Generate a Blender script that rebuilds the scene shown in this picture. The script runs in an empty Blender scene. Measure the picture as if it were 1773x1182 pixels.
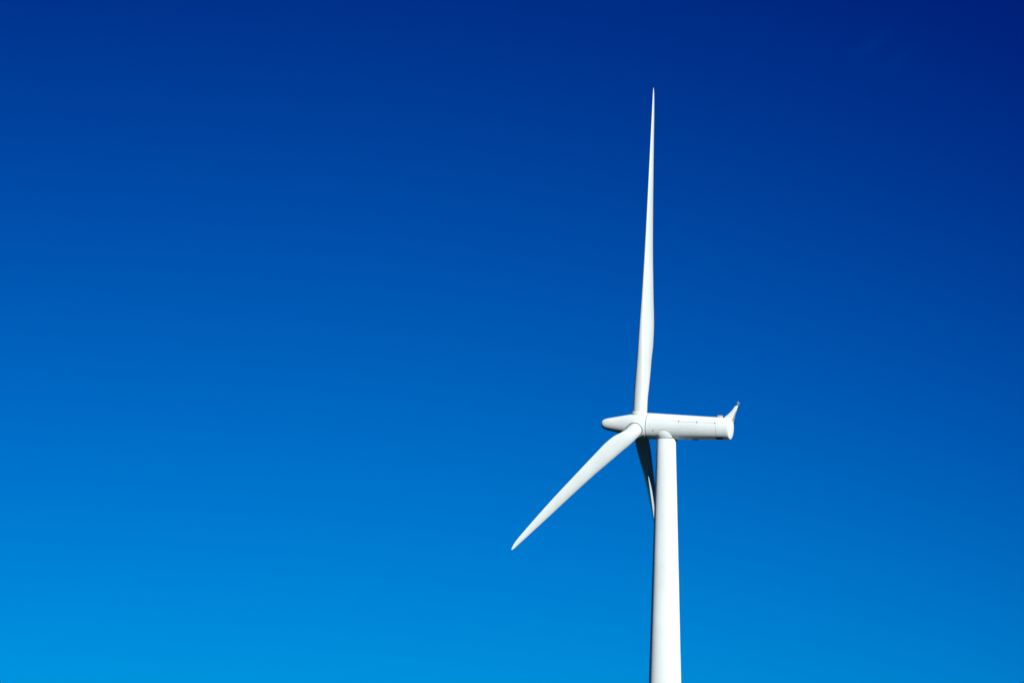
import bpy, bmesh, math, random
from math import sin, cos, pi, sqrt, radians
from mathutils import Matrix, Vector

random.seed(4)
scene = bpy.context.scene
col = scene.collection

# ------------------------------------------------------------------ helpers
def obj(name, bm, mat, parent=None, mtx=None, sharp=32):
    bmesh.ops.recalc_face_normals(bm, faces=bm.faces[:])
    me = bpy.data.meshes.new(name)
    bm.to_mesh(me); bm.free()
    for p in me.polygons:
        p.use_smooth = True
    me.set_sharp_from_angle(angle=radians(sharp))
    me.materials.append(mat)
    o = bpy.data.objects.new(name, me)
    col.objects.link(o)
    if parent is not None:
        o.parent = parent
    if mtx is not None:
        o.matrix_basis = mtx
    return o

def loft(bm, rings, cap0=True, cap1=True, closed=True):
    vs = [[bm.verts.new(p) for p in r] for r in rings]
    n = len(rings[0])
    for a, b in zip(vs[:-1], vs[1:]):
        for i in range(n if closed else n - 1):
            j = (i + 1) % n
            bm.faces.new((a[i], a[j], b[j], b[i]))
    if cap0: bm.faces.new(vs[0][::-1])
    if cap1: bm.faces.new(vs[-1])

def lathe(bm, prof, n=96, axis='Z', cap0=True, cap1=True):
    """prof: list of (position along the axis, radius)"""
    rings = []
    for t, r in prof:
        ring = []
        for i in range(n):
            a = 2 * pi * i / n
            if axis == 'Z': ring.append((r * cos(a), r * sin(a), t))
            else: ring.append((t, r * cos(a), r * sin(a)))
        rings.append(ring)
    loft(bm, rings, cap0, cap1)

def box(bm, x0, x1, y0, y1, z0, z1, bev=0.0, rot=None, piv=(0, 0, 0)):
    r = bmesh.ops.create_cube(bm, size=1.0)
    vs = r['verts']
    bmesh.ops.scale(bm, vec=(x1 - x0, y1 - y0, z1 - z0), verts=vs)
    bmesh.ops.translate(bm, vec=((x0 + x1) / 2, (y0 + y1) / 2, (z0 + z1) / 2), verts=vs)
    if rot is not None:
        bmesh.ops.rotate(bm, cent=piv, matrix=rot, verts=vs)
    if bev > 0:
        es = list({e for v in vs for e in v.link_edges})
        bmesh.ops.bevel(bm, geom=es, offset=bev, segments=2, affect='EDGES', profile=0.6)

def tube(bm, p0, p1, r0, r1=None, n=10):
    r1 = r0 if r1 is None else r1
    p0, p1 = Vector(p0), Vector(p1)
    d = (p1 - p0).normalized()
    x = d.orthogonal().normalized(); y = d.cross(x)
    loft(bm, [[p0 + r0 * (x * cos(2*pi*i/n) + y * sin(2*pi*i/n)) for i in range(n)],
              [p1 + r1 * (x * cos(2*pi*i/n) + y * sin(2*pi*i/n)) for i in range(n)]])

def ball(bm, c, r):
    bmesh.ops.create_uvsphere(bm, u_segments=12, v_segments=8, radius=r, matrix=Matrix.Translation(c))

def interp(tab, x):
    if x <= tab[0][0]: return tab[0][1:]
    for k in range(len(tab) - 1):
        a, b = tab[k], tab[k + 1]
        if x <= b[0]:
            t = (x - a[0]) / (b[0] - a[0])
            return tuple(p + (q - p) * t for p, q in zip(a[1:], b[1:]))
    return tab[-1][1:]

def spline(tab, x):
    """monotone-ish Catmull-Rom through a table"""
    n = len(tab)
    if x <= tab[0][0]: return tab[0][1:]
    if x >= tab[-1][0]: return tab[-1][1:]
    for k in range(n - 1):
        if x <= tab[k + 1][0]: break
    x0, x1 = tab[k][0], tab[k + 1][0]
    t = (x - x0) / (x1 - x0); h = x1 - x0
    out = []
    for c in range(1, len(tab[0])):
        def slope(i):
            if i == 0 or i == n - 1: 
                j = min(i, n - 2)
                return (tab[j+1][c] - tab[j][c]) / (tab[j+1][0] - tab[j][0])
            d0 = (tab[i][c] - tab[i-1][c]) / (tab[i][0] - tab[i-1][0])
            d1 = (tab[i+1][c] - tab[i][c]) / (tab[i+1][0] - tab[i][0])
            return 0 if d0 * d1 <= 0 else 2 * d0 * d1 / (d0 + d1)
        m0, m1 = slope(k), slope(k + 1)
        a, b = tab[k][c], tab[k + 1][c]
        out.append((2*t**3 - 3*t**2 + 1)*a + (t**3 - 2*t**2 + t)*h*m0 + (-2*t**3 + 3*t**2)*b + (t**3 - t**2)*h*m1)
    return tuple(out)

# ------------------------------------------------------------------ materials
def mat_paint(name, base, rough=0.38, dirt=0.05, scale=1.2, streak=(1, 1, 0.08), ior=1.45, drough=0.0):
    m = bpy.data.materials.new(name); m.use_nodes = True
    nt = m.node_tree; b = nt.nodes['Principled BSDF']
    tc = nt.nodes.new('ShaderNodeTexCoord')
    mp = nt.nodes.new('ShaderNodeMapping'); mp.inputs['Scale'].default_value = streak
    nz = nt.nodes.new('ShaderNodeTexNoise'); nz.inputs['Scale'].default_value = scale
    nz.inputs['Detail'].default_value = 5; nz.inputs['Roughness'].default_value = 0.6
    nz2 = nt.nodes.new('ShaderNodeTexNoise'); nz2.inputs['Scale'].default_value = scale * 0.35
    nz2.inputs['Detail'].default_value = 3
    nt.links.new(tc.outputs['Object'], mp.inputs[0]); nt.links.new(mp.outputs[0], nz.inputs['Vector'])
    nt.links.new(tc.outputs['Object'], nz2.inputs['Vector'])
    mul = nt.nodes.new('ShaderNodeMath'); mul.operation = 'MULTIPLY'
    nt.links.new(nz.outputs['Fac'], mul.inputs[0]); nt.links.new(nz2.outputs['Fac'], mul.inputs[1])
    rp = nt.nodes.new('ShaderNodeValToRGB')
    d = tuple(c * (1 - dirt * k) for c, k in zip(base, (1.6, 1.7, 2.1)))
    rp.color_ramp.elements[0].position = 0.12; rp.color_ramp.elements[0].color = (*d, 1)
    rp.color_ramp.elements[1].position = 0.36; rp.color_ramp.elements[1].color = (*base, 1)
    nt.links.new(mul.outputs[0], rp.inputs[0]); nt.links.new(rp.outputs[0], b.inputs['Base Color'])
    rr = nt.nodes.new('ShaderNodeMapRange')
    rr.inputs['To Min'].default_value = rough * 0.85; rr.inputs['To Max'].default_value = rough * 1.2
    nt.links.new(nz2.outputs['Fac'], rr.inputs['Value']); nt.links.new(rr.outputs[0], b.inputs['Roughness'])
    b.inputs['IOR'].default_value = ior
    b.inputs['Diffuse Roughness'].default_value = drough
    return m

M_blade = mat_paint('gelcoat_white', (0.655, 0.735, 0.735), 0.40, 0.06, 0.5, (1, 1, 0.10), drough=0.4)
M_nac = mat_paint('nacelle_white', (0.735, 0.805, 0.805), 0.42, 0.055, 0.9, (0.25, 1, 1), drough=0.6)
M_tow = mat_paint('tower_white', (0.755, 0.825, 0.835), 0.42, 0.05, 0.8, (1, 1, 0.05), drough=0.9)
M_seal = mat_paint('seal_rubber', (0.020, 0.021, 0.022), 0.7, 0.1, 3)
M_seam = mat_paint('seam_sealant', (0.19, 0.19, 0.188), 0.7, 0.2, 3)
M_seam_light = mat_paint('seam_weathered', (0.45, 0.45, 0.445), 0.6, 0.2, 3)
M_grille = mat_paint('grille_grey', (0.60, 0.63, 0.56), 0.55, 0.1, 3)
M_hatch = mat_paint('hatch_grey', (0.55, 0.57, 0.56), 0.5, 0.12, 3)
M_dark = mat_paint('vent_dark', (0.012, 0.013, 0.015), 0.6, 0.1, 3)
M_metal = mat_paint('instrument_grey', (0.40, 0.45, 0.46), 0.35, 0.1, 3)

# ground: dry grass field
def mat_ground():
    m = bpy.data.materials.new('grass_field'); m.use_nodes = True
    nt = m.node_tree; b = nt.nodes['Principled BSDF']
    tc = nt.nodes.new('ShaderNodeTexCoord')
    n1 = nt.nodes.new('ShaderNodeTexNoise'); n1.inputs['Scale'].default_value = 0.02; n1.inputs['Detail'].default_value = 10
    n2 = nt.nodes.new('ShaderNodeTexNoise'); n2.inputs['Scale'].default_value = 9; n2.inputs['Detail'].default_value = 8
    nt.links.new(tc.outputs['Object'], n1.inputs['Vector']); nt.links.new(tc.outputs['Object'], n2.inputs['Vector'])
    r1 = nt.nodes.new('ShaderNodeValToRGB')
    r1.color_ramp.elements[0].position = 0.35; r1.color_ramp.elements[0].color = (0.010, 0.026, 0.012, 1)
    r1.color_ramp.elements[1].position = 0.7; r1.color_ramp.elements[1].color = (0.020, 0.034, 0.016, 1)
    mx = nt.nodes.new('ShaderNodeMix'); mx.data_type = 'RGBA'; mx.blend_type = 'MULTIPLY'; mx.inputs[0].default_value = 0.6
    nt.links.new(n1.outputs['Fac'], r1.inputs[0]); nt.links.new(r1.outputs[0], mx.inputs[6]); nt.links.new(n2.outputs['Fac'], mx.inputs[7])
    nt.links.new(mx.outputs[2], b.inputs['Base Color']); b.inputs['Roughness'].default_value = 0.9; b.inputs['Specular IOR Level'].default_value = 0.0
    bp = nt.nodes.new('ShaderNodeBump'); bp.inputs['Strength'].default_value = 0.6
    nt.links.new(n2.outputs['Fac'], bp.inputs['Height']); nt.links.new(bp.outputs[0], b.inputs['Normal'])
    return m

# ------------------------------------------------------------------ layout (metres)
CAM_H = 1.7
PITCH, ROLL, FOCAL = 0.18686245544, 0.0124264711, 6599.9164     # focal length in pixels of a 1773 px wide frame
XT, D, HT = 19.394905, 470.0, 78.4                              # tower foot, height of the yaw ring
YAW, TILT, OVER, HZ = 0.3172734854, 0.0815903372, 3.4874277, 1.5664862
PHASE, CONE, R = -0.0292493033, 0.05331649, 43.873
SUN_AZ, SUN_EL = 27.0, 22.7                                     # azimuth to the right of straight behind the camera

# ------------------------------------------------------------------ ground
bm = bmesh.new()
rad = [0.0, 20, 60, 150, 300, 470, 700, 1200, 2500, 6000, 14000]
N = 72
prev = None
c0 = bm.verts.new((0, 0, 0))
for r in rad[1:]:
    ring = []
    for i in range(N):
        a = 2 * pi * i / N
        x, y = r * cos(a), r * sin(a)
        ring.append(bm.verts.new((x, y, 0.0 if r < 1000 else -0.5 * (r > 1000))))
    for i in range(N):
        j = (i + 1) % N
        if prev is None: bm.faces.new((c0, ring[i], ring[j]))
        else: bm.faces.new((prev[i], ring[i], ring[j], prev[j]))
    prev = ring
g = obj('ground', bm, mat_ground())
g['kind'] = 'structure'

# ------------------------------------------------------------------ turbine
root = bpy.data.objects.new('wind_turbine', None); col.objects.link(root)
root.location = (XT, D, 0)
root['label'] = 'white three-bladed wind turbine on a tapered tower, one blade pointing straight up'
root['category'] = 'wind turbine'

# tower: tapered tube in welded sections
bm = bmesh.new()
prof = [(0, 2.62), (22, 2.58), (34, 2.36)]
for z in (40, 48, 56, 64, 70, 75, HT - 0.05):
    prof.append((z, 1.2 + 0.0262 * (HT - z)))
lathe(bm, prof, 128)
tower = obj('tower', bm, M_tow, root, sharp=50)
bm = bmesh.new()
lathe(bm, [(HT - 0.052, 1.10), (HT - 0.05, 1.213), (HT + 0.035, 1.213), (HT + 0.037, 1.10)], 96)
obj('yaw_seal', bm, M_seal, tower)
bm = bmesh.new()                      # dark block at the right end of the yaw ring, under the nacelle
box(bm, 1.10, 1.34, -0.30, 0.16, HT - 0.22, HT - 0.02, 0.03)
obj('yaw_ring_block', bm, M_dark, tower)

# machine axes
a = Vector((-cos(YAW) * cos(TILT), sin(YAW) * cos(TILT), sin(TILT)))      # towards the nose
h = Vector((-sin(YAW), -cos(YAW), 0))                                     # level, in the rotor plane, towards the viewer
u = a.cross(h)
hub = Vector((0, 0, HT + HZ)) + a * OVER
X = -a; Z = u; Y = Z.cross(X)
M_head = Matrix(((X.x, Y.x, Z.x, hub.x), (X.y, Y.y, Z.y, hub.y), (X.z, Y.z, Z.z, hub.z), (0, 0, 0, 1)))
# in this frame +X runs along the shaft to the tail, -Y faces the viewer, +Z is up

# nacelle shell
def nac_r(s):
    return 1.635 + (1.345 - 1.635) * (s - 1.2) / (11.85 - 1.2)
def nac_c(s):                          # the axis of the shell rises a little towards the tail
    return 0.07 * (s - 1.2) / 10.65
bm = bmesh.new()
prof = [(1.245, 1.30), (1.245, nac_r(1.27) - 0.02), (1.27, nac_r(1.27))]
for s in (2, 3, 4, 5, 6, 7, 8, 9, 10, 11, 11.3): prof.append((s, nac_r(s)))
prof += [(11.55, nac_r(11.5) + 0.004), (11.72, nac_r(11.72) - 0.004), (11.80, 1.330), (11.86, 1.29), (11.90, 1.22), (11.955, 1.0), (12.0, 0.7), (12.02, 0.35), (12.025, 0.02)]
lathe(bm, prof, 128, 'X')
for v in bm.verts: v.co.z += nac_c(v.co.x)
nac = obj('nacelle', bm, M_nac, root, M_head, sharp=40)

def strip(bm, s0, s1, p0, p1, off=0.004, th=0.0, n=14):
    """patch hugging the nacelle between stations s and angles p (degrees above the viewer-side horizontal)"""
    ns = max(2, int(abs(s1 - s0) / 1.0) + 1)
    grid = []
    for i in range(ns + 1):
        s = s0 + (s1 - s0) * i / ns
        row = []
        for j in range(n + 1):
            p = radians(p0 + (p1 - p0) * j / n)
            r = nac_r(s) + off
            row.append((s, -r * cos(p), r * sin(p)))
        row += [(q[0], q[1] * (nac_r(s) - 0.03) / r, q[2] * (nac_r(s) - 0.03) / r) for q in row[::-1]]
        grid.append([(q[0], q[1], q[2] + nac_c(s)) for q in row])
    loft(bm, grid)

# hub gap
bm = bmesh.new()
lathe(bm, [(1.185, 1.2), (1.185, 1.60), (1.25, 1.60), (1.25, 1.2)], 96, 'X')
obj('hub_seal', bm, M_seal, nac)
# lengthwise roof seam, with three latches
bm = bmesh.new(); strip(bm, 1.9, 5.2, 19.2, 20.2, n=2); obj('panel_seam', bm, M_seam_light, nac)
bm = bmesh.new(); strip(bm, 5.2, 10.3, 18.6, 19.9, n=2); obj('panel_seam', bm, M_seam, nac)
bm = bmesh.new(); strip(bm, 10.27, 10.31, -62, 6, n=20); obj('panel_seam', bm, M_seam_light, nac)
bm = bmesh.new(); strip(bm, 11.50, 11.53, -80, 60, n=30); obj('panel_seam', bm, M_seam_light, nac)
bm = bmesh.new(); strip(bm, 3.15, 3.9, -24.0, -22.6, n=3); obj('panel_seam', bm, M_seam_light, nac)
for s in (5.47, 7.79, 10.10):
    bm = bmesh.new(); strip(bm, s - 0.03, s + 0.03, 13.0, 26.5, 0.012, n=6)
    strip(bm, s - 0.045, s + 0.045, 18.0, 22.0, 0.02, n=3)
    obj('latch', bm, M_seam, nac)
bm = bmesh.new(); strip(bm, 2.17, 2.29, -29.5, -25.5, 0.015, n=4); obj('lifting_eye', bm, M_seal, nac)
# vents in the underside
bm = bmesh.new(); strip(bm, 10.22, 11.06, -80, -58, 0.02, n=8); obj('underside_vent', bm, M_dark, nac)
bm = bmesh.new(); strip(bm, 7.1, 7.75, -104, -86, 0.07, n=8); obj('underside_vent', bm, M_dark, nac)
# roof hatch
bm = bmesh.new(); box(bm, 10.12, 10.82, -0.42, 0.42, 1.25, 1.66, 0.03)
hatch = obj('roof_hatch', bm, M_hatch, nac)
bm = bmesh.new(); box(bm, 10.79, 10.86, -0.38, 0.38, 1.30, 1.63, 0.008)
obj('hatch_opening', bm, M_dark, nac)

# collar between tower and nacelle
bm = bmesh.new()
prof = [(HT + 0.03, 1.19), (HT + 0.05, 1.205), (HT + 0.14, 1.235), (HT + 0.24, 1.30), (HT + 0.34, 1.36), (HT + 0.46, 1.395), (HT + 0.7, 1.41), (HT + 1.1, 1.415)]
lathe(bm, prof, 96)
obj('tower_collar', bm, M_nac, root, sharp=50)

# tail fin, swept back and widening towards its back face
def fin_ring(z, xf, xr, wf, wr):
    pts = []
    for k in range(9):                                  # rounded leading edge
        t = pi / 2 + pi * k / 8
        pts.append((xf + wf * 1.1 + wf * 1.1 * cos(t), wf * sin(t), z))
    xm = xf + (xr - xf) * 0.62; wm = wf + (wr - wf) * 0.55
    pts.append((xm, -wm, z)); pts.append((xr - 0.05, -wr, z)); pts.append((xr, -wr + 0.05, z))
    pts.append((xr, wr - 0.05, z)); pts.append((xr - 0.05, wr, z)); pts.append((xm, wm, z))
    return pts
FIN = [(0.55, 10.6, 11.80, 0.55, 0.62), (1.0, 10.72, 11.98, 0.50, 0.56), (1.30, 10.80, 12.07, 0.42, 0.50), (1.45, 10.86, 12.10, 0.36, 0.46), (1.86, 11.33, 12.18, 0.29, 0.36),
       (2.40, 11.80, 12.34, 0.20, 0.25), (2.94, 12.16, 12.50, 0.12, 0.15), (3.06, 12.33, 12.54, 0.08, 0.10)]
bm = bmesh.new()
zs = [0.55 + (3.06 - 0.55) * i / 22 for i in range(23)]
loft(bm, [fin_ring(z, *spline(FIN, z)) for z in zs])
fin = obj('tail_fin', bm, M_nac, root, M_head, sharp=40)
bm = bmesh.new()                                        # louvred cooling outlet in the fin's back
for i in range(12):
    z0 = 1.16 + i * 0.098
    xf, xr, wf, wr = spline(FIN, z0 + 0.04)
    w = wr - 0.06
    box(bm, xr - 0.05, xr + 0.022, -w, w, z0, z0 + 0.075, 0.006)
obj('cooling_grille', bm, M_grille, fin)
# weather instruments on the fin tip
bm = bmesh.new()
box(bm, 12.20, 12.50, -0.10, 0.10, 3.03, 3.15, 0.02, Matrix.Rotation(radians(-14), 3, 'Y'), (12.35, 0, 3.09))
obj('instrument_bracket', bm, M_dark, fin)
bm = bmesh.new()
tube(bm, (12.52, 0, 3.0), (12.52, 0, 3.66), 0.03, 0.012)
tube(bm, (12.42, -0.02, 3.26), (12.66, 0.02, 3.26), 0.028)
obj('instrument_mast', bm, M_metal, fin)
bm = bmesh.new()
tube(bm, (12.64, 0, 3.12), (12.64, 0, 3.36), 0.02)
for k in range(3):
    t = 2 * pi * k / 3 + 0.4
    tube(bm, (12.64, 0, 3.36), (12.64 + 0.09 * cos(t), 0.09 * sin(t), 3.36), 0.014)
    ball(bm, (12.64 + 0.09 * cos(t), 0.09 * sin(t), 3.36), 0.045)
obj('anemometer', bm, M_metal, fin)
bm = bmesh.new()
tube(bm, (12.44, 0, 3.20), (12.44, 0, 3.36), 0.02)
box(bm, 12.42, 12.56, -0.012, 0.012, 3.34, 3.46, 0.004)
ball(bm, (12.37, 0, 3.40), 0.035)
obj('wind_vane', bm, M_metal, fin)

# spinner with the three blade collars
bm = bmesh.new()
SP = [(-4.98, 0.02), (-4.97, 0.16), (-4.93, 0.30), (-4.84, 0.44), (-4.70, 0.555), (-4.5, 0.65), (-4.2, 0.735), (-3.6, 0.865), (-2.8, 1.03), (-2.0, 1.19),
      (-1.3, 1.33), (-0.7, 1.455), (-0.2, 1.535), (0.3, 1.59), (0.7, 1.615), (1.16, 1.624), (1.185, 1.612), (1.185, 1.3)]
lathe(bm, SP, 128, 'X')
COLR = 1.03
def basis(k):
    ph = PHASE + k * 2 * pi / 3
    b = cos(ph) * Vector((0, 0, 1)) + sin(ph) * Vector((0, -1, 0))       # in head frame: up, viewer side
    T = -sin(ph) * Vector((0, 0, 1)) + cos(ph) * Vector((0, -1, 0))
    return b, T
for k in range(3):
    b, T = basis(k)
    rings = []
    nose = Vector((-1, 0, 0))
    for r, rr in ((0.6, 1.075), (1.40, 1.065), (1.55, 1.055), (1.61, 1.04), (1.635, 1.015), (1.64, 0.985), (1.56, 0.975), (1.56, 0.7)):
        c = b * r * cos(CONE) + nose * r * sin(CONE)
        rings.append([c + rr * (T * cos(2*pi*i/72) + nose * sin(2*pi*i/72)) for i in range(72)])
    loft(bm, rings)
obj('spinner', bm, M_nac, root, M_head, sharp=38)

# blades: circular root, widest about a quarter out, thin twisted outer part
#         r     chord  t/c   twist  axis  round->aerofoil
TAB = [(1.57, 1.780, 1.000, 16.00, 0.500, 0.00),
       (3.20, 1.780, 1.000, 16.00, 0.500, 0.00),
       (5.00, 2.120, 0.830, 18.35, 0.405, 0.28),
       (7.00, 2.590, 0.600, 17.73, 0.322, 0.62),
       (9.00, 2.930, 0.450, 16.52, 0.272, 0.90),
       (11.00, 3.250, 0.360, 15.16, 0.244, 1.00),
       (13.00, 3.294, 0.310, 14.18, 0.230, 1.00),
       (17.00, 2.906, 0.260, 11.88, 0.216, 1.00),
       (23.00, 2.326, 0.225, 8.14, 0.214, 1.00),
       (30.00, 1.816, 0.200, 4.81, 0.221, 1.00),
       (37.00, 1.234, 0.180, 2.70, 0.233, 1.00),
       (41.50, 0.803, 0.170, 1.38, 0.248, 1.00),
       (43.00, 0.578, 0.170, 0.49, 0.315, 1.00),
       (43.60, 0.300, 0.180, 0.20, 0.400, 1.00),
       (43.83, 0.120, 0.200, 0.20, 0.520, 1.00),
       (R, 0.02, 0.25, 0.2, 0.60, 1.0)]
NS = 64
def section(w, tc):
    pts = []
    for i in range(NS):
        th = 2 * pi * i / NS
        x = 0.5 + 0.5 * cos(th)
        yc = 0.5 * sin(th)
        yt = 5 * (0.2969 * sqrt(max(x, 0)) - 0.1260 * x - 0.3516 * x * x + 0.2843 * x**3 - 0.1030 * x**4)
        yt = max(yt, 0.012 * x)
        cam = 0.028 * 4 * x * (1 - x)
        s = 1 if sin(th) >= 0 else -1
        ya = cam + s * yt * tc * (1.06 if s > 0 else 0.94)
        pts.append((x, (1 - w) * yc * tc + w * ya))
    return pts
def blade_mesh():
    bm = bmesh.new()
    rs = [1.57, 1.74, 1.76] + [1.76 + (43.0 - 1.76) * i / 110 for i in range(1, 111)] + [43.2, 43.4, 43.55, 43.66, 43.75, 43.82, 43.86, R]
    rings = []
    for r in rs:
        c, tc, tw, ax, w = spline(TAB, r)
        w = min(max(w, 0), 1)
        
        t = radians(tw)
        cx, cy, cz = 0.0, r * sin(CONE), r * cos(CONE)
        ring = []
        for x, y in section(w, tc):
            p = (x - ax) * c; q = y * c
            ring.append((cx + p * cos(t) - q * sin(t), cy - p * sin(t) - q * cos(t), cz))
        rings.append(ring)
    loft(bm, rings)
    return bm
FLAP = (0.0, 0.0, 0.031)               # each blade bends a little differently in the wind
PITCHED = (0.0, 0.0, radians(3.0))
first = None
seal0 = None
for k in range(3):
    ph = PHASE + k * 2 * pi / 3
    b = cos(ph) * u + sin(ph) * h
    T = -sin(ph) * u + cos(ph) * h
    bx, by, bz = -T, a, b
    M = Matrix(((bx.x, by.x, bz.x, hub.x), (bx.y, by.y, bz.y, hub.y), (bx.z, by.z, bz.z, hub.z), (0, 0, 0, 1))) @ Matrix.Rotation(-FLAP[k], 4, 'X') @ Matrix.Rotation(-PITCHED[k], 4, 'Z')
    if k == 0:
        first = obj('blade', blade_mesh(), M_blade, root, M, sharp=45)
        bm = bmesh.new()
        rings = []
        for r, rr in ((1.55, 0.7), (1.55, 0.974), (1.612, 0.974), (1.612, 0.7)):
            rings.append([(rr * cos(2*pi*i/72), r * sin(CONE) + rr * sin(2*pi*i/72) * cos(CONE), r * cos(CONE) - rr * sin(2*pi*i/72) * sin(CONE)) for i in range(72)])
        loft(bm, rings)
        seal0 = obj('root_seal', bm, M_seal, first)
    else:
        o = first.copy(); col.objects.link(o); o.parent = root; o.matrix_basis = M
        s = seal0.copy(); col.objects.link(s); s.parent = o

# ------------------------------------------------------------------ sun and sky
az, el = radians(SUN_AZ), radians(SUN_EL)
to_sun = Vector((sin(az) * cos(el), -cos(az) * cos(el), sin(el)))
sl = bpy.data.lights.new('sun', 'SUN'); sl.energy = 5.0; sl.angle = radians(0.53); sl.color = (1.0, 0.99, 0.97)
so = bpy.data.objects.new('sun', sl); col.objects.link(so)
so.rotation_euler = (-to_sun).to_track_quat('-Z', 'Y').to_euler()
so.location = (60, -80, 120)

w = bpy.data.worlds.new('World'); scene.world = w; w.use_nodes = True
nt = w.node_tree; bg = nt.nodes['Background']; L = nt.links.new
def math_node(op, x, y=None, clamp=False):
    n = nt.nodes.new('ShaderNodeMath'); n.operation = op; n.use_clamp = clamp
    for i, v in enumerate((x, y)):
        if v is None: continue
        if isinstance(v, (int, float)): n.inputs[i].default_value = v
        else: L(v, n.inputs[i])
    return n.outputs[0]
def dot(v, vec):
    n = nt.nodes.new('ShaderNodeVectorMath'); n.operation = 'DOT_PRODUCT'
    L(v, n.inputs[0]); n.inputs[1].default_value = vec
    return n.outputs['Value']
sky = nt.nodes.new('ShaderNodeTexSky'); sky.sky_type = 'NISHITA'; sky.sun_disc = False
sky.sun_elevation = el; sky.sun_rotation = pi - az
sky.air_density = 1.0; sky.dust_density = 0.0; sky.ozone_density = 3.0
tc = nt.nodes.new('ShaderNodeTexCoord'); dirv = tc.outputs['Generated']
sx = nt.nodes.new('ShaderNodeSeparateXYZ'); L(dirv, sx.inputs[0]); z = sx.outputs['Z']
elev = math_node('MULTIPLY', math_node('ARCSINE', z), 180 / pi)
hor = math_node('SQRT', math_node('MAXIMUM', math_node('SUBTRACT', 1.0, math_node('MULTIPLY', z, z)), 0.0))
A0 = radians(-4.0)
# darkening of the polarised sky: with height, and away from the point opposite the sun
away = math_node('SUBTRACT', hor, dot(dirv, (sin(A0), cos(A0), 0)))
side = math_node('GREATER_THAN', dot(dirv, (cos(A0), -sin(A0), 0)), 0.0)
away = math_node('MULTIPLY', away, math_node('ADD', math_node('MULTIPLY', side, 131.0), 4.0))
t = math_node('ADD', elev, away)
tn = math_node('DIVIDE', t, 40.0, True)
rp = nt.nodes.new('ShaderNodeValToRGB'); L(tn, rp.inputs[0])
stops = [(0, .10, .52, .90), (2.5, .03, .46, .875), (5, 0, .3984, .8367), (6.5, 0, .3564, .8072), (8, 0, .3095, .7599), (9.5, 0, .2603, .7005), (11, 0, .2114, .6346),
         (12.5, 0, .1654, .5668), (14, 0, .1244, .5009), (15.5, 0, .0897, .4396), (17, 0, .0618, .3843), (18.5, 0, .0407, .3360), (20, 0, .030, .2947), (24, 0, .024, .22), (40, .01, .03, .16)]
cr = rp.color_ramp
while len(cr.elements) < len(stops): cr.elements.new(0.5)
for e, (p, r_, g_, b_) in zip(cr.elements, stops):
    e.position = p / 40.0; e.color = (r_, g_, b_, 1)
mul = nt.nodes.new('ShaderNodeMix'); mul.data_type = 'RGBA'; mul.blend_type = 'MULTIPLY'; mul.inputs[0].default_value = 1.0
L(sky.outputs[0], mul.inputs[6]); L(rp.outputs[0], mul.inputs[7])
# two barely visible wisps of high cloud, stretched along one heading
WC = Vector((0.094367, 0.961564, 0.257857)).normalized()
e1 = Vector((1, 0, 0)) - WC * WC.x; e1.normalize(); e2 = e1.cross(WC)
if e2.z < 0: e2 = -e2
al = radians(38); f1 = e1 * cos(al) + e2 * sin(al); f2 = -e1 * sin(al) + e2 * cos(al)
p1 = dot(dirv, f1); p2 = dot(dirv, f2)
cmb = nt.nodes.new('ShaderNodeCombineXYZ')
L(math_node('MULTIPLY', p1, 120.0), cmb.inputs[0]); L(math_node('MULTIPLY', p2, 420.0), cmb.inputs[1])
nz = nt.nodes.new('ShaderNodeTexNoise'); nz.inputs['Scale'].default_value = 1.0; nz.inputs['Detail'].default_value = 6
L(cmb.outputs[0], nz.inputs['Vector'])
wisp = None
for (cx, cy, la, lb) in ((0.0008, 0.0040, 0.0058, 0.0019), (0.0030, -0.0035, 0.0062, 0.0018)):
    qa = math_node('DIVIDE', math_node('SUBTRACT', p1, cx), la); qb = math_node('DIVIDE', math_node('SUBTRACT', p2, cy), lb)
    g_ = math_node('EXPONENT', math_node('MULTIPLY', math_node('ADD', math_node('MULTIPLY', qa, qa), math_node('MULTIPLY', qb, qb)), -1.0))
    wisp = g_ if wisp is None else math_node('ADD', wisp, g_)
front = math_node('GREATER_THAN', dot(dirv, WC), 0.9)
wisp = math_node('MULTIPLY', math_node('MULTIPLY', wisp, front), math_node('MULTIPLY', nz.outputs['Fac'], 1.8))
add = nt.nodes.new('ShaderNodeMix'); add.data_type = 'RGBA'; add.blend_type = 'ADD'
L(wisp, add.inputs[0]); L(mul.outputs[2], add.inputs[6]); add.inputs[7].default_value = (0.0, 0.055, 0.075, 1)
total = add.outputs[2]
bg.inputs['Strength'].default_value = 0.0933
L(total, bg.inputs['Color'])

# ------------------------------------------------------------------ camera
cam = bpy.data.cameras.new('camera'); cam.sensor_width = 36.0; cam.lens = FOCAL / 1773 * 36
cam.clip_start = 0.1; cam.clip_end = 40000
co = bpy.data.objects.new('camera', cam); col.objects.link(co)
fw = Vector((0, cos(PITCH), sin(PITCH))); up = Vector((0, -sin(PITCH), cos(PITCH))); rt = Vector((1, 0, 0))
r2 = rt * cos(ROLL) + up * sin(ROLL); u2 = -rt * sin(ROLL) + up * cos(ROLL)
co.matrix_world = Matrix(((r2.x, u2.x, -fw.x, 0), (r2.y, u2.y, -fw.y, 0), (r2.z, u2.z, -fw.z, CAM_H), (0, 0, 0, 1)))
scene.camera = co

scene.view_settings.view_transform = 'Standard'
scene.view_settings.look = 'None'
scene.view_settings.exposure = 0.1
scene.view_settings.gamma = 1.0
